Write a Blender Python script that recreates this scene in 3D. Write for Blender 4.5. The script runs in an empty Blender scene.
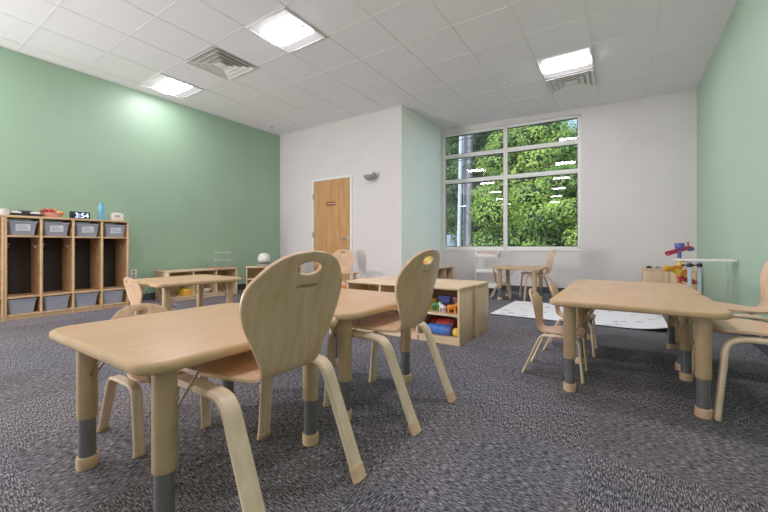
import bpy, bmesh, math, random
from mathutils import Vector, Matrix
from mathutils.geometry import delaunay_2d_cdt
random.seed(7)
PI = math.pi
scene = bpy.context.scene
COL = scene.collection

# ------------------------------------------------------------------ materials
def lin(c):
    def f(v):
        v /= 255.0
        return v / 12.92 if v <= 0.04045 else ((v + 0.055) / 1.055) ** 2.4
    return (f(c[0]), f(c[1]), f(c[2]), 1.0)

def shade(c, k):
    return tuple(max(0, min(255, v * k)) for v in c)

def new_mat(name):
    m = bpy.data.materials.new(name)
    m.use_nodes = True
    nt = m.node_tree
    b = nt.nodes['Principled BSDF']
    return m, nt, b

def plain(name, c, rough=0.5, metal=0.0, spec=0.5, noise=0.06, scale=20.0, coat=0.0):
    m, nt, b = new_mat(name)
    tc = nt.nodes.new('ShaderNodeTexCoord')
    n = nt.nodes.new('ShaderNodeTexNoise')
    n.inputs['Scale'].default_value = scale
    n.inputs['Detail'].default_value = 3
    r = nt.nodes.new('ShaderNodeValToRGB')
    r.color_ramp.elements[0].color = lin(shade(c, 1 - noise))
    r.color_ramp.elements[1].color = lin(shade(c, 1 + noise))
    r.color_ramp.elements[0].position = 0.3
    r.color_ramp.elements[1].position = 0.7
    nt.links.new(tc.outputs['Object'], n.inputs['Vector'])
    nt.links.new(n.outputs['Fac'], r.inputs['Fac'])
    nt.links.new(r.outputs['Color'], b.inputs['Base Color'])
    b.inputs['Roughness'].default_value = rough
    b.inputs['Metallic'].default_value = metal
    b.inputs['Specular IOR Level'].default_value = spec
    b.inputs['Coat Weight'].default_value = coat
    return m

def wood(name, c_lo, c_hi, scale=(3.0, 40.0, 40.0), rough=0.4, spec=0.4, big=1.5, coord='Object'):
    m, nt, b = new_mat(name)
    tc = nt.nodes.new('ShaderNodeTexCoord')
    mp = nt.nodes.new('ShaderNodeMapping')
    mp.inputs['Scale'].default_value = scale
    n = nt.nodes.new('ShaderNodeTexNoise')
    n.inputs['Scale'].default_value = 1.0
    n.inputs['Detail'].default_value = 6
    n.inputs['Roughness'].default_value = 0.65
    n.inputs['Distortion'].default_value = 0.4
    r = nt.nodes.new('ShaderNodeValToRGB')
    r.color_ramp.elements[0].color = lin(c_lo)
    r.color_ramp.elements[1].color = lin(c_hi)
    r.color_ramp.elements[0].position = 0.32
    r.color_ramp.elements[1].position = 0.66
    n2 = nt.nodes.new('ShaderNodeTexNoise')
    n2.inputs['Scale'].default_value = big
    mx = nt.nodes.new('ShaderNodeMix')
    mx.data_type = 'RGBA'
    mx.blend_type = 'MULTIPLY'
    mx.inputs['Factor'].default_value = 0.18
    nt.links.new(tc.outputs[coord], mp.inputs['Vector'])
    nt.links.new(mp.outputs['Vector'], n.inputs['Vector'])
    nt.links.new(tc.outputs[coord], n2.inputs['Vector'])
    nt.links.new(n.outputs['Fac'], r.inputs['Fac'])
    nt.links.new(r.outputs['Color'], mx.inputs[6])
    nt.links.new(n2.outputs['Fac'], mx.inputs[7])
    nt.links.new(mx.outputs[2], b.inputs['Base Color'])
    b.inputs['Roughness'].default_value = rough
    b.inputs['Specular IOR Level'].default_value = spec
    return m

def emis(name, c, strength, base=None):
    m, nt, b = new_mat(name)
    b.inputs['Base Color'].default_value = lin(base or c)
    b.inputs['Emission Color'].default_value = lin(c)
    b.inputs['Emission Strength'].default_value = strength
    return m

def carpet_mat():
    m, nt, b = new_mat('carpet')
    L = nt.links
    N = nt.nodes
    geo = N.new('ShaderNodeNewGeometry')
    sep = N.new('ShaderNodeSeparateXYZ')
    L.new(geo.outputs['Position'], sep.inputs[0])
    # carpet tile index parity, turned quarter by quarter
    def math_(op, a, bb=None):
        n = N.new('ShaderNodeMath'); n.operation = op
        for i, v in enumerate((a, bb)):
            if v is None: continue
            if isinstance(v, (int, float)): n.inputs[i].default_value = v
            else: L.new(v, n.inputs[i])
        return n.outputs[0]
    tx = math_('FLOOR', math_('DIVIDE', math_('ADD', sep.outputs[0], 0.12), 0.61))
    ty = math_('FLOOR', math_('DIVIDE', math_('ADD', sep.outputs[1], 0.25), 0.61))
    par = math_('PINGPONG', math_('ADD', tx, ty), 1.0)
    cmb = N.new('ShaderNodeCombineXYZ')
    L.new(tx, cmb.inputs[0]); L.new(ty, cmb.inputs[1])
    wn = N.new('ShaderNodeTexWhiteNoise'); wn.noise_dimensions = '2D'
    L.new(cmb.outputs[0], wn.inputs['Vector'])
    def streak(sx, sy):
        mp = N.new('ShaderNodeMapping'); mp.inputs['Scale'].default_value = (sx, sy, 1)
        n = N.new('ShaderNodeTexNoise'); n.inputs['Scale'].default_value = 1; n.inputs['Detail'].default_value = 3
        n.inputs['Roughness'].default_value = 0.7
        L.new(geo.outputs['Position'], mp.inputs['Vector']); L.new(mp.outputs[0], n.inputs['Vector'])
        return n.outputs['Fac']
    a1, a2 = streak(290, 42), streak(42, 290)
    mixs = N.new('ShaderNodeMix'); mixs.data_type = 'FLOAT'
    L.new(par, mixs.inputs[0]); L.new(a1, mixs.inputs[2]); L.new(a2, mixs.inputs[3])
    r = N.new('ShaderNodeValToRGB')
    e = r.color_ramp.elements
    e[0].position = 0.37; e[0].color = lin((20, 19, 21))
    e[1].position = 0.66; e[1].color = lin((176, 171, 175))
    k = e.new(0.5); k.color = lin((72, 68, 72))
    L.new(mixs.outputs[0], r.inputs['Fac'])
    big = N.new('ShaderNodeTexNoise'); big.inputs['Scale'].default_value = 3.0; big.inputs['Detail'].default_value = 4
    L.new(geo.outputs['Position'], big.inputs['Vector'])
    tone = math_('ADD', math_('MULTIPLY', wn.outputs['Value'], 0.3), math_('ADD', math_('MULTIPLY', big.outputs['Fac'], 0.5), 0.58))
    mul = N.new('ShaderNodeMix'); mul.data_type = 'RGBA'; mul.blend_type = 'MULTIPLY'; mul.inputs['Factor'].default_value = 1
    L.new(r.outputs['Color'], mul.inputs[6]); L.new(tone, mul.inputs[7])
    tint = N.new('ShaderNodeTexNoise'); tint.inputs['Scale'].default_value = 0.8; tint.inputs['Detail'].default_value = 2
    L.new(geo.outputs['Position'], tint.inputs['Vector'])
    tr = N.new('ShaderNodeValToRGB'); tr.color_ramp.elements[0].position = .4; tr.color_ramp.elements[1].position = .6
    tr.color_ramp.elements[0].color = (.94, .97, 1.08, 1); tr.color_ramp.elements[1].color = (1.03, .98, .95, 1)
    L.new(tint.outputs['Fac'], tr.inputs['Fac'])
    mul2 = N.new('ShaderNodeMix'); mul2.data_type = 'RGBA'; mul2.blend_type = 'MULTIPLY'; mul2.inputs['Factor'].default_value = 1
    L.new(mul.outputs[2], mul2.inputs[6]); L.new(tr.outputs['Color'], mul2.inputs[7])
    L.new(mul2.outputs[2], b.inputs['Base Color'])
    b.inputs['Roughness'].default_value = 0.95
    b.inputs['Specular IOR Level'].default_value = 0.15
    bp = N.new('ShaderNodeBump'); bp.inputs['Strength'].default_value = 0.5; bp.inputs['Distance'].default_value = 0.006
    L.new(mixs.outputs[0], bp.inputs['Height']); L.new(bp.outputs[0], b.inputs['Normal'])
    return m

def ceil_mat():
    m, nt, b = new_mat('ceiling_tile')
    geo = nt.nodes.new('ShaderNodeNewGeometry')
    n = nt.nodes.new('ShaderNodeTexNoise'); n.inputs['Scale'].default_value = 120; n.inputs['Detail'].default_value = 4
    r = nt.nodes.new('ShaderNodeValToRGB')
    r.color_ramp.elements[0].color = lin((214, 210, 212)); r.color_ramp.elements[0].position = 0.3
    r.color_ramp.elements[1].color = lin((238, 235, 238)); r.color_ramp.elements[1].position = 0.6
    nt.links.new(geo.outputs['Position'], n.inputs['Vector'])
    nt.links.new(n.outputs['Fac'], r.inputs['Fac'])
    nt.links.new(r.outputs['Color'], b.inputs['Base Color'])
    b.inputs['Roughness'].default_value = 0.9
    b.inputs['Specular IOR Level'].default_value = 0.1
    return m

def glass_mat():
    m, nt, b = new_mat('window_glass')
    nt.nodes.remove(b)
    out = nt.nodes['Material Output']
    fr = nt.nodes.new('ShaderNodeFresnel'); fr.inputs['IOR'].default_value = 1.75
    tr = nt.nodes.new('ShaderNodeBsdfTransparent'); tr.inputs[0].default_value = (0.93, 0.96, 0.94, 1)
    gl = nt.nodes.new('ShaderNodeBsdfGlossy'); gl.inputs['Roughness'].default_value = 0.0
    mx = nt.nodes.new('ShaderNodeMixShader')
    nt.links.new(fr.outputs[0], mx.inputs[0]); nt.links.new(tr.outputs[0], mx.inputs[1]); nt.links.new(gl.outputs[0], mx.inputs[2])
    nt.links.new(mx.outputs[0], out.inputs['Surface'])
    return m

def clear_mat(name, c, alpha, rough=0.15):
    m, nt, b = new_mat(name)
    b.inputs['Base Color'].default_value = lin(c)
    b.inputs['Roughness'].default_value = rough
    b.inputs['Alpha'].default_value = alpha
    return m

def leaf_mat(name, lo, hi):
    m, nt, b = new_mat(name)
    geo = nt.nodes.new('ShaderNodeNewGeometry')
    n = nt.nodes.new('ShaderNodeTexNoise'); n.inputs['Scale'].default_value = 1.1; n.inputs['Detail'].default_value = 5
    r = nt.nodes.new('ShaderNodeValToRGB')
    r.color_ramp.elements[0].color = lin(lo); r.color_ramp.elements[0].position = 0.3
    r.color_ramp.elements[1].color = lin(hi); r.color_ramp.elements[1].position = 0.68
    nt.links.new(geo.outputs['Position'], n.inputs['Vector'])
    nt.links.new(n.outputs['Fac'], r.inputs['Fac'])
    nt.links.new(r.outputs['Color'], b.inputs['Base Color'])
    b.inputs['Roughness'].default_value = 0.6
    tl = nt.nodes.new('ShaderNodeBsdfTranslucent')
    nt.links.new(r.outputs['Color'], tl.inputs['Color'])
    ad = nt.nodes.new('ShaderNodeMixShader'); ad.inputs[0].default_value = 0.35
    out = nt.nodes['Material Output']
    nt.links.new(b.outputs[0], ad.inputs[1]); nt.links.new(tl.outputs[0], ad.inputs[2])
    nt.links.new(ad.outputs[0], out.inputs['Surface'])
    return m

def rug_mat():
    m, nt, b = new_mat('play_mat_print')
    L = nt.links; N = nt.nodes
    geo = N.new('ShaderNodeNewGeometry')
    mp = N.new('ShaderNodeMapping'); mp.inputs['Scale'].default_value = (6, 9, 1)
    v = N.new('ShaderNodeTexVoronoi'); v.inputs['Scale'].default_value = 1.0
    L.new(geo.outputs['Position'], mp.inputs[0]); L.new(mp.outputs[0], v.inputs['Vector'])
    n = N.new('ShaderNodeTexNoise'); n.inputs['Scale'].default_value = 30
    L.new(geo.outputs['Position'], n.inputs['Vector'])
    ad = N.new('ShaderNodeMath'); ad.operation = 'ADD'
    sc = N.new('ShaderNodeMath'); sc.operation = 'MULTIPLY'; sc.inputs[1].default_value = 0.35
    L.new(n.outputs['Fac'], sc.inputs[0]); L.new(v.outputs['Distance'], ad.inputs[0]); L.new(sc.outputs[0], ad.inputs[1])
    lt = N.new('ShaderNodeMath'); lt.operation = 'LESS_THAN'; lt.inputs[1].default_value = 0.40
    L.new(ad.outputs[0], lt.inputs[0])
    hs = N.new('ShaderNodeHueSaturation'); hs.inputs['Saturation'].default_value = 0.55; hs.inputs['Value'].default_value = 0.55
    L.new(v.outputs['Color'], hs.inputs['Color'])
    mx = N.new('ShaderNodeMix'); mx.data_type = 'RGBA'
    mx.inputs[6].default_value = lin((226, 226, 230))
    L.new(lt.outputs[0], mx.inputs[0]); L.new(hs.outputs[0], mx.inputs[7])
    L.new(mx.outputs[2], b.inputs['Base Color'])
    b.inputs['Roughness'].default_value = 0.7
    return m

MAT = {}
MAT['carpet'] = carpet_mat()
MAT['ceil'] = ceil_mat()
MAT['tbar'] = plain('ceiling_grid_white', (224, 221, 221), 0.6, noise=0.02)
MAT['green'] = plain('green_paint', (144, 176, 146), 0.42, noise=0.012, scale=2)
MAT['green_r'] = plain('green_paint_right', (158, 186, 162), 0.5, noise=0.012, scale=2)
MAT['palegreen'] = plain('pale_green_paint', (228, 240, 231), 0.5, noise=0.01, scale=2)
MAT['white'] = plain('warm_white_paint', (214, 207, 206), 0.7, noise=0.012, scale=2)
MAT['trim'] = plain('white_trim', (226, 225, 220), 0.5, noise=0.015)
MAT['base'] = plain('charcoal_vinyl', (54, 55, 60), 0.6)
MAT['winframe'] = plain('window_frame_white', (226, 227, 220), 0.45, noise=0.015)
MAT['gasket'] = plain('dark_gasket', (38, 42, 46), 0.6)
MAT['glass'] = glass_mat()
MAT['door'] = wood('door_maple', (176, 122, 68), (206, 155, 98), (14, 14, 1.6), 0.45)
MAT['ply'] = wood('maple_ply', (204, 158, 120), (226, 188, 152), (5, 26, 5), 0.36, 0.4)
MAT['plyleg'] = wood('maple_ply_leg', (214, 182, 148), (234, 208, 178), (30, 30, 4), 0.36, 0.4)
MAT['cap'] = plain('foot_cap_tan', (208, 172, 134), 0.4)
MAT['tabletop'] = wood('tabletop_maple', (190, 147, 104), (207, 165, 122), (22, 2.6, 22), 0.36, 0.45)
MAT['edge'] = plain('table_edge_band', (188, 154, 114), 0.7, spec=0.15, noise=0.03)
MAT['tube'] = plain('tan_leg_tube', (182, 150, 112), 0.38, noise=0.03)
MAT['chrome'] = plain('grey_metal_tube', (112, 110, 112), 0.35, 0.35, noise=0.05)
MAT['wire'] = plain('brace_wire', (128, 110, 86), 0.5, 0.2)
MAT['shelf'] = wood('shelf_maple', (208, 174, 136), (226, 196, 160), (3, 24, 24), 0.42)
MAT['shelfv'] = wood('shelf_maple_upright', (204, 170, 132), (222, 192, 156), (24, 24, 2.5), 0.42)
MAT['back'] = wood('shelf_back', (190, 160, 116), (206, 178, 136), (20, 20, 3), 0.5)
MAT['cubby'] = wood('locker_birch', (206, 160, 112), (226, 186, 140), (3, 24, 24), 0.45)
MAT['cubbyback'] = plain('dark_brown_back', (30, 21, 18), 0.6)
MAT['bin'] = clear_mat('grey_bin_plastic', (166, 170, 186), 0.84, 0.35)
MAT['card'] = plain('label_card', (226, 230, 240), 0.6, noise=0.02)
MAT['ink'] = plain('ink_blue_grey', (140, 152, 178), 0.6)
MAT['black'] = plain('black_plastic', (26, 26, 28), 0.45)
MAT['darkink'] = plain('dark_brown_print', (52, 42, 32), 0.6)
MAT['clock'] = plain('clock_face', (16, 20, 40), 0.3)
MAT['digit'] = emis('clock_digits', (190, 215, 255), 1.6)
MAT['bottle'] = clear_mat('blue_bottle', (120, 190, 222), 0.85, 0.15)
MAT['whiteplastic'] = plain('white_plastic', (226, 224, 218), 0.4, noise=0.02)
MAT['red'] = plain('red_plastic', (186, 48, 44), 0.4)
MAT['orange'] = plain('orange_plastic', (232, 138, 40), 0.4)
MAT['yellow'] = plain('yellow_plastic', (236, 196, 52), 0.4)
MAT['blue'] = plain('blue_plastic', (40, 112, 206), 0.35)
MAT['navy'] = plain('navy_plastic', (72, 78, 158), 0.4)
MAT['greenp'] = plain('green_plastic', (58, 130, 74), 0.4)
MAT['pink'] = plain('magenta_plastic', (186, 40, 78), 0.35)
MAT['salmon'] = plain('salmon_plastic', (222, 150, 130), 0.5)
MAT['metal'] = plain('brushed_steel', (168, 164, 158), 0.35, 0.9, noise=0.03)
MAT['grey'] = plain('grey_plastic', (132, 128, 126), 0.4)
MAT['ventgrey'] = plain('vent_grey', (176, 172, 170), 0.6)
MAT['maroon'] = plain('maroon_sign', (112, 36, 38), 0.5)
MAT['acryl'] = clear_mat('clear_acrylic', (206, 226, 216), 0.28, 0.1)
MAT['diff'] = emis('light_diffuser', (252, 247, 255), 34.0)
MAT['diff_soft'] = emis('light_diffuser_soft', (252, 247, 255), 21.0)
MAT['diff_dim'] = emis('light_diffuser_dimmed', (252, 247, 255), 21.0)
MAT['reflector'] = emis('light_reflector', (255, 250, 248), 0.22, (150, 148, 148))  # faint glow put into the material, standing in for light off the diffuser
MAT['rug'] = rug_mat()
MAT['rugback'] = plain('mat_backing', (18, 18, 20), 0.9)
MAT['bark'] = plain('bark', (96, 84, 74), 0.9, noise=0.25)
MAT['pole'] = plain('weathered_pole', (136, 136, 146), 0.9, noise=0.14, scale=6)
MAT['postgrey'] = plain('pale_post', (176, 188, 202), 0.6)
MAT['carpaint'] = plain('car_paint', (150, 166, 186), 0.3, 0.3)
MAT['carglass'] = plain('car_glass', (40, 50, 60), 0.15)
MAT['asphalt'] = plain('asphalt', (96, 96, 98), 0.9)
MAT['leafA'] = leaf_mat('leaf_bright', (84, 134, 44), (176, 208, 96))
MAT['leafB'] = leaf_mat('leaf_mid', (62, 104, 46), (126, 166, 78))
MAT['leafC'] = leaf_mat('leaf_dark', (44, 76, 46), (88, 120, 66))
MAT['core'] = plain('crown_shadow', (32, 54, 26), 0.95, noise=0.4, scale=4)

# ------------------------------------------------------------------ mesh helpers
def BM():
    return bmesh.new()

def join(dst, src, matrix=None):
    me = bpy.data.meshes.new('tmp')
    src.to_mesh(me); src.free()
    if matrix is not None: me.transform(matrix)
    dst.from_mesh(me)
    bpy.data.meshes.remove(me)

def box(bm, x0, x1, y0, y1, z0, z1, bev=0.0, mi=0, seg=2):
    b = bmesh.new()
    bmesh.ops.create_cube(b, size=1)
    for v in b.verts:
        v.co = Vector((x0 + (v.co.x + .5) * (x1 - x0), y0 + (v.co.y + .5) * (y1 - y0), z0 + (v.co.z + .5) * (z1 - z0)))
    if bev > 0:
        bmesh.ops.bevel(b, geom=b.edges[:], offset=bev, segments=seg, affect='EDGES', profile=0.5)
    for f in b.faces: f.material_index = mi
    join(bm, b)
    return bm

def lathe(bm, prof, seg=24, c=(0, 0, 0), mi=0, cap=True, matrix=None):
    b = bmesh.new()
    rings = []
    for r, z in prof:
        rings.append([b.verts.new((r * math.cos(2 * PI * i / seg), r * math.sin(2 * PI * i / seg), z)) for i in range(seg)])
    for a, d in zip(rings, rings[1:]):
        for i in range(seg):
            b.faces.new((a[i], a[(i + 1) % seg], d[(i + 1) % seg], d[i]))
    if cap:
        b.faces.new(rings[0][::-1]); b.faces.new(rings[-1])
    for f in b.faces: f.material_index = mi
    mt = Matrix.Translation(c)
    if matrix is not None: mt = mt @ matrix
    join(bm, b, mt)
    return bm

def tube(bm, pts, r, seg=10, mi=0):
    b = bmesh.new()
    pts = [Vector(p) for p in pts]
    rings = []
    up = Vector((0, 0, 1))
    for i, p in enumerate(pts):
        t = (pts[min(i + 1, len(pts) - 1)] - pts[max(i - 1, 0)]).normalized()
        a = t.cross(up)
        if a.length < 1e-3: a = t.cross(Vector((1, 0, 0)))
        a.normalize(); c = a.cross(t)
        rr = r[i] if isinstance(r, (list, tuple)) else r
        rings.append([b.verts.new(p + a * rr * math.cos(2 * PI * k / seg) + c * rr * math.sin(2 * PI * k / seg)) for k in range(seg)])
    for a, d in zip(rings, rings[1:]):
        for i in range(seg):
            b.faces.new((a[i], a[(i + 1) % seg], d[(i + 1) % seg], d[i]))
    b.faces.new(rings[0][::-1]); b.faces.new(rings[-1])
    bmesh.ops.recalc_face_normals(b, faces=b.faces[:])
    for f in b.faces: f.material_index = mi
    join(bm, b)
    return bm

def prism(bm, outline, z0, z1, bev=0.0, seg=3, mi=0, matrix=None, edge_mi=None):
    b = bmesh.new()
    lo = [b.verts.new((x, y, z0)) for x, y in outline]
    hi = [b.verts.new((x, y, z1)) for x, y in outline]
    n = len(outline)
    fl = b.faces.new(lo[::-1]); fh = b.faces.new(hi)
    for i in range(n):
        f = b.faces.new((lo[i], lo[(i + 1) % n], hi[(i + 1) % n], hi[i]))
    bmesh.ops.recalc_face_normals(b, faces=b.faces[:])
    if bev > 0:
        es = [e for f in (fl, fh) for e in f.edges]
        bmesh.ops.bevel(b, geom=es, offset=bev, segments=seg, affect='EDGES', profile=0.5)
    for f in b.faces:
        f.material_index = mi
        if edge_mi is not None and not (f.normal.z > 0.98 and len(f.verts) > 6):
            f.material_index = edge_mi
    join(bm, b, matrix)
    return bm

def rrect(w, d, r, n=6, cx=0, cy=0):
    pts = []
    for sx, sy, a0 in ((1, 1, 0), (-1, 1, 90), (-1, -1, 180), (1, -1, 270)):
        for i in range(n + 1):
            a = math.radians(a0 + 90 * i / n)
            pts.append((cx + sx * (w / 2 - r) + r * math.cos(a), cy + sy * (d / 2 - r) + r * math.sin(a)))
    return pts

def ball(bm, c, r, sc=(1, 1, 1), sub=2, mi=0):
    b = bmesh.new()
    bmesh.ops.create_icosphere(b, subdivisions=sub, radius=r)
    for v in b.verts: v.co = Vector((c[0] + v.co.x * sc[0], c[1] + v.co.y * sc[1], c[2] + v.co.z * sc[2]))
    for f in b.faces: f.material_index = mi
    join(bm, b)
    return bm

def obj(name, bm, mats, parent=None, smooth=35, loc=None, rot=None):
    me = bpy.data.meshes.new(name)
    if smooth:
        lim = math.radians(smooth)
        for f in bm.faces: f.smooth = True
        for e in bm.edges:
            if len(e.link_faces) == 2:
                if e.calc_face_angle(0) > lim: e.smooth = False
            else:
                e.smooth = False
    bm.to_mesh(me); bm.free()
    if not isinstance(mats, (list, tuple)): mats = [mats]
    for m in mats: me.materials.append(MAT[m] if isinstance(m, str) else m)
    o = bpy.data.objects.new(name, me)
    COL.objects.link(o)
    if parent is not None: o.parent = parent
    if loc: o.location = loc
    if rot is not None: o.rotation_euler = (0, 0, rot)
    return o

def tag(o, label, cat, group=None, kind=None):
    o['label'] = label; o['category'] = cat
    if group: o['group'] = group
    if kind: o['kind'] = kind
    return o

def thing(name, label, cat, loc=(0, 0, 0), rz=0.0, group=None):
    o = bpy.data.objects.new(name, None)
    COL.objects.link(o)
    o.empty_display_size = 0.1
    o.location = loc; o.rotation_euler = (0, 0, rz)
    return tag(o, label, cat, group)

def struct(name, bm, mats, parent=None, smooth=0):
    o = obj(name, bm, mats, parent, smooth)
    if parent is None: o['kind'] = 'structure'
    return o

def dup(root, loc, rz, label, scale=None, group=None):
    r = root.copy(); COL.objects.link(r)
    r.location = loc; r.rotation_euler = (0, 0, rz)
    if scale: r.scale = (scale,) * 3
    r['label'] = label
    if group: r['group'] = group
    for ch in list(root.children):
        c = ch.copy(); COL.objects.link(c); c.parent = r
        for g in ch.children:
            d = g.copy(); COL.objects.link(d); d.parent = c
    return r

def quad(bm, pts, mi=0):
    f = bm.faces.new([bm.verts.new(p) for p in pts])
    f.material_index = mi
    return f

# ------------------------------------------------------------------ room shell
XL, XR, H = -5.85, 0.874, 3.05
YD, XB = 4.99, -2.97            # wall with the door; side wall of the window recess
YBACK = -9.0
W0 = Vector((XB, 6.482, 0)); W1 = Vector((XR, 6.815, 0))   # window wall, a little out of square
wt = math.atan2(W1.y - W0.y, W1.x - W0.x)
WL = (W1 - W0).length
WM = Matrix.Translation(W0) @ Matrix.Rotation(wt, 4, 'Z')   # local: x along wall, -y into room

bm = BM(); box(bm, XL - .15, XR + .15, YBACK - .15, 7.0, -0.1, 0); struct('floor', bm, 'carpet')
bm = BM(); box(bm, XL - .15, XR + .15, YBACK - .15, 7.0, H, H + .12); struct('ceiling', bm, 'ceil')
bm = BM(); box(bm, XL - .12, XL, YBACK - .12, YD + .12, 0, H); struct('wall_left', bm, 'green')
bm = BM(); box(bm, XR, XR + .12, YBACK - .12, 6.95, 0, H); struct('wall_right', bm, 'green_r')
bm = BM(); box(bm, XL, XR, YBACK - .12, YBACK, 0, H); struct('wall_rear', bm, 'white')
DX0, DX1, DH = -4.885, -4.015, 2.0
bm = BM()
box(bm, XL, DX0 - .03, YD, YD + .12, 0, H); box(bm, DX1 + .03, XB - .003, YD, YD + .12, 0, H); box(bm, DX0 - .03, DX1 + .03, YD, YD + .12, DH + .03, H)
struct('wall_door', bm, 'white')
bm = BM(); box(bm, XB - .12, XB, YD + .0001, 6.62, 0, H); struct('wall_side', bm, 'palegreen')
# window wall with its opening
wx0, wx1, wz0, wz1 = 0.03, 2.40, 0.735, 2.955
bm = BM()
box(bm, 0, wx0, 0, .2, 0, H); box(bm, wx1, WL, 0, .2, 0, H); box(bm, wx0, wx1, 0, .2, 0, wz0); box(bm, wx0, wx1, 0, .2, wz1, H)
bm.transform(WM); struct('wall_window', bm, 'white')

# baseboards
def bb(name, x0, x1, y0, y1, m=None):
    b = BM(); box(b, x0, x1, y0, y1, 0, .1, .003)
    if m is not None: b.transform(m)
    struct(name, b, 'base')
bb('baseboard_left', XL, XL + .012, YBACK, YD); bb('baseboard_right', XR - .012, XR, YBACK, 6.74)
bb('baseboard_door_wall', XL + .012, DX0 - .06, YD - .012, YD); bb('baseboard_door_wall_end', DX1 + .06, XB, YD - .012, YD)
bb('baseboard_side', XB, XB + .012, YD, 6.5); bb('baseboard_window', .014, WL - .014, -.012, 0, WM)

# ceiling grid
GX = [0.874 - .59 * k for k in range(1, 12)]
GY = [1.15 + .587 * k for k in range(-17, 10)]
bm = BM()
for x in GX: box(bm, x - .012, x + .012, YBACK, 6.78 if x > XB else YD, H - .003, H + .001)
for y in GY:
    if y > YBACK: box(bm, XL if y < YD else XB, XR, y - .012, y + .012, H - .0028, H + .001)
for a in ((XL, XL + .02, YBACK, YD), (XR - .02, XR, YBACK, 6.77), (XL, XB, YD - .02, YD)):
    box(bm, *a, H - .008, H + .001)
struct('trim_1', bm, 'tbar')

# window: frame, mullion, transoms, sill, panes
bm = BM(); fw = .06
win = BM()
def wbar(b, x0, x1, z0, z1, y0=.03, y1=.13): box(b, x0, x1, y0, y1, z0, z1, .004)
wbar(win, wx0, wx0 + .05, wz0, wz1); wbar(win, wx1 - .05, wx1, wz0, wz1); wbar(win, wx0, wx1, wz0, wz0 + .05); wbar(win, wx0, wx1, wz1 - .045, wz1)
wxm = 1.205
wbar(win, wxm - .035, wxm + .035, wz0, wz1)
for z in (2.035, 2.515): wbar(win, wx0, wx1, z - .037, z + .037, .04, .12)
win.transform(WM)
wo = struct('window_1', win, 'winframe', smooth=30)
b = BM(); box(b, wx0 - .01, wx1 + .012, -.012, .04, wz0 - .03, wz0 + .006, .004); b.transform(WM); obj('window_sill', b, 'trim', wo)
b = BM()
zs = [wz0 + .05, 2.035 - .037, 2.035 + .037, 2.515 - .037, 2.515 + .037, wz1 - .045]
for xa, xb in ((wx0 + .05, wxm - .035), (wxm + .035, wx1 - .05)):
    for za, zb in ((zs[0], zs[1]), (zs[2], zs[3]), (zs[4], zs[5])):
        g = BM(); quad(g, [(xa, .085, za), (xb, .085, za), (xb, .085, zb), (xa, .085, zb)]); g.transform(WM); obj('window_pane', g, 'glass', wo, 0)
        for (p, q, r_, s_) in ((xa, xb, zb - .012, zb), (xa, xb, za, za + .01), (xa, xa + .01, za, zb), (xb - .01, xb, za, zb)):
            box(b, p, q, .06, .084, r_, s_)
b.transform(WM); obj('gasket', b, 'gasket', wo, 0)

# door with frame, hinges, lever, sign
d = BM(); box(d, DX0, DX1, YD - .005, YD + .04, .008, DH, .003)
do = struct('door_1', d, 'door')
b = BM(); box(b, DX0 - .05, DX0 - .004, YD - .02, YD + .1, 0, DH + .05, .004); box(b, DX1 + .004, DX1 + .05, YD - .02, YD + .1, 0, DH + .05, .004); box(b, DX0 - .004, DX1 + .004, YD - .02, YD + .1, DH + .004, DH + .05, .004)
fo = obj('door_frame', b, 'trim', do)
for z in (.25, 1.0, 1.72):
    b = BM(); lathe(b, [(.012, -.055), (.012, .055)], 10, (DX0 - .008, YD - .026, z)); obj('hinge', b, 'metal', do)
b = BM(); ym = YD - .005
lathe(b, [(.032, 0), (.032, .008), (.012, .012), (.012, .05)], 16, (DX1 - .075, ym, .93), matrix=Matrix.Rotation(PI / 2, 4, 'X'))
tube(b, [(DX1 - .075, ym - .05, .93), (DX1 - .11, ym - .055, .93), (DX1 - .2, ym - .05, .925)], [.012, .011, .009])
obj('door_handle', b, 'metal', do)
b = BM(); box(b, -4.575, -4.355, ym - .006, ym, 1.535, 1.605, .002)
so = obj('door_sign', b, 'maroon', do)
b = BM(); box(b, -4.55, -4.362, ym - .008, ym - .006, 1.56, 1.58); obj('sign_lettering', b, 'salmon', so)

# ------------------------------------------------------------------ ceiling fixtures
def cell(x, y):
    gx = min(GX, key=lambda g: abs(g + .295 - x)); gy = min(GY, key=lambda g: abs(g + .2935 - y))
    return gx + .295, gy + .2935
def make_light(label):
    t = thing('ceiling_light', label, 'ceiling light', group='square troffer lights in the ceiling grid')
    b = BM(); w = .283
    for s in (-1, 1):
        box(b, s * w - .012, s * w + .012, -w - .01, w + .01, -.014, 0, .002); box(b, -w, w, s * w - .012, s * w + .012, -.014, 0, .002)
    obj('light_frame', b, 'tbar', t)
    b = BM(); n = 10; pr = []
    for i in range(n + 1):
        y = -.155 + .31 * i / n
        pr.append((y, -.004 - .032 * math.cos(y / .155 * PI / 2)))
    lo = [[b.verts.new((x, y, z)) for y, z in pr] for x in (-.235, .235)]
    for i in range(n): b.faces.new((lo[0][i], lo[0][i + 1], lo[1][i + 1], lo[1][i]))
    for side in lo: b.faces.new(side)
    bmesh.ops.recalc_face_normals(b, faces=b.faces[:])
    obj('diffuser', b, 'diff', t, 60)
    b = BM()
    for s in (-1, 1):
        quad(b, [(-.27, s * .155, -.001), (.27, s * .155, -.001), (.27, s * .272, -.012), (-.27, s * .272, -.012)])
        quad(b, [(s * .235, -.155, -.001), (s * .235, .155, -.001), (s * .272, .155, -.012), (s * .272, -.155, -.012)])
        box(b, s * .235 - .006, s * .235 + .006, -.03, .03, -.03, -.004, .001)
    obj('reflector', b, 'reflector', t, 0)
    return t
L0 = make_light('square ceiling light in the middle of the ceiling, beside the square air vent')
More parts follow.
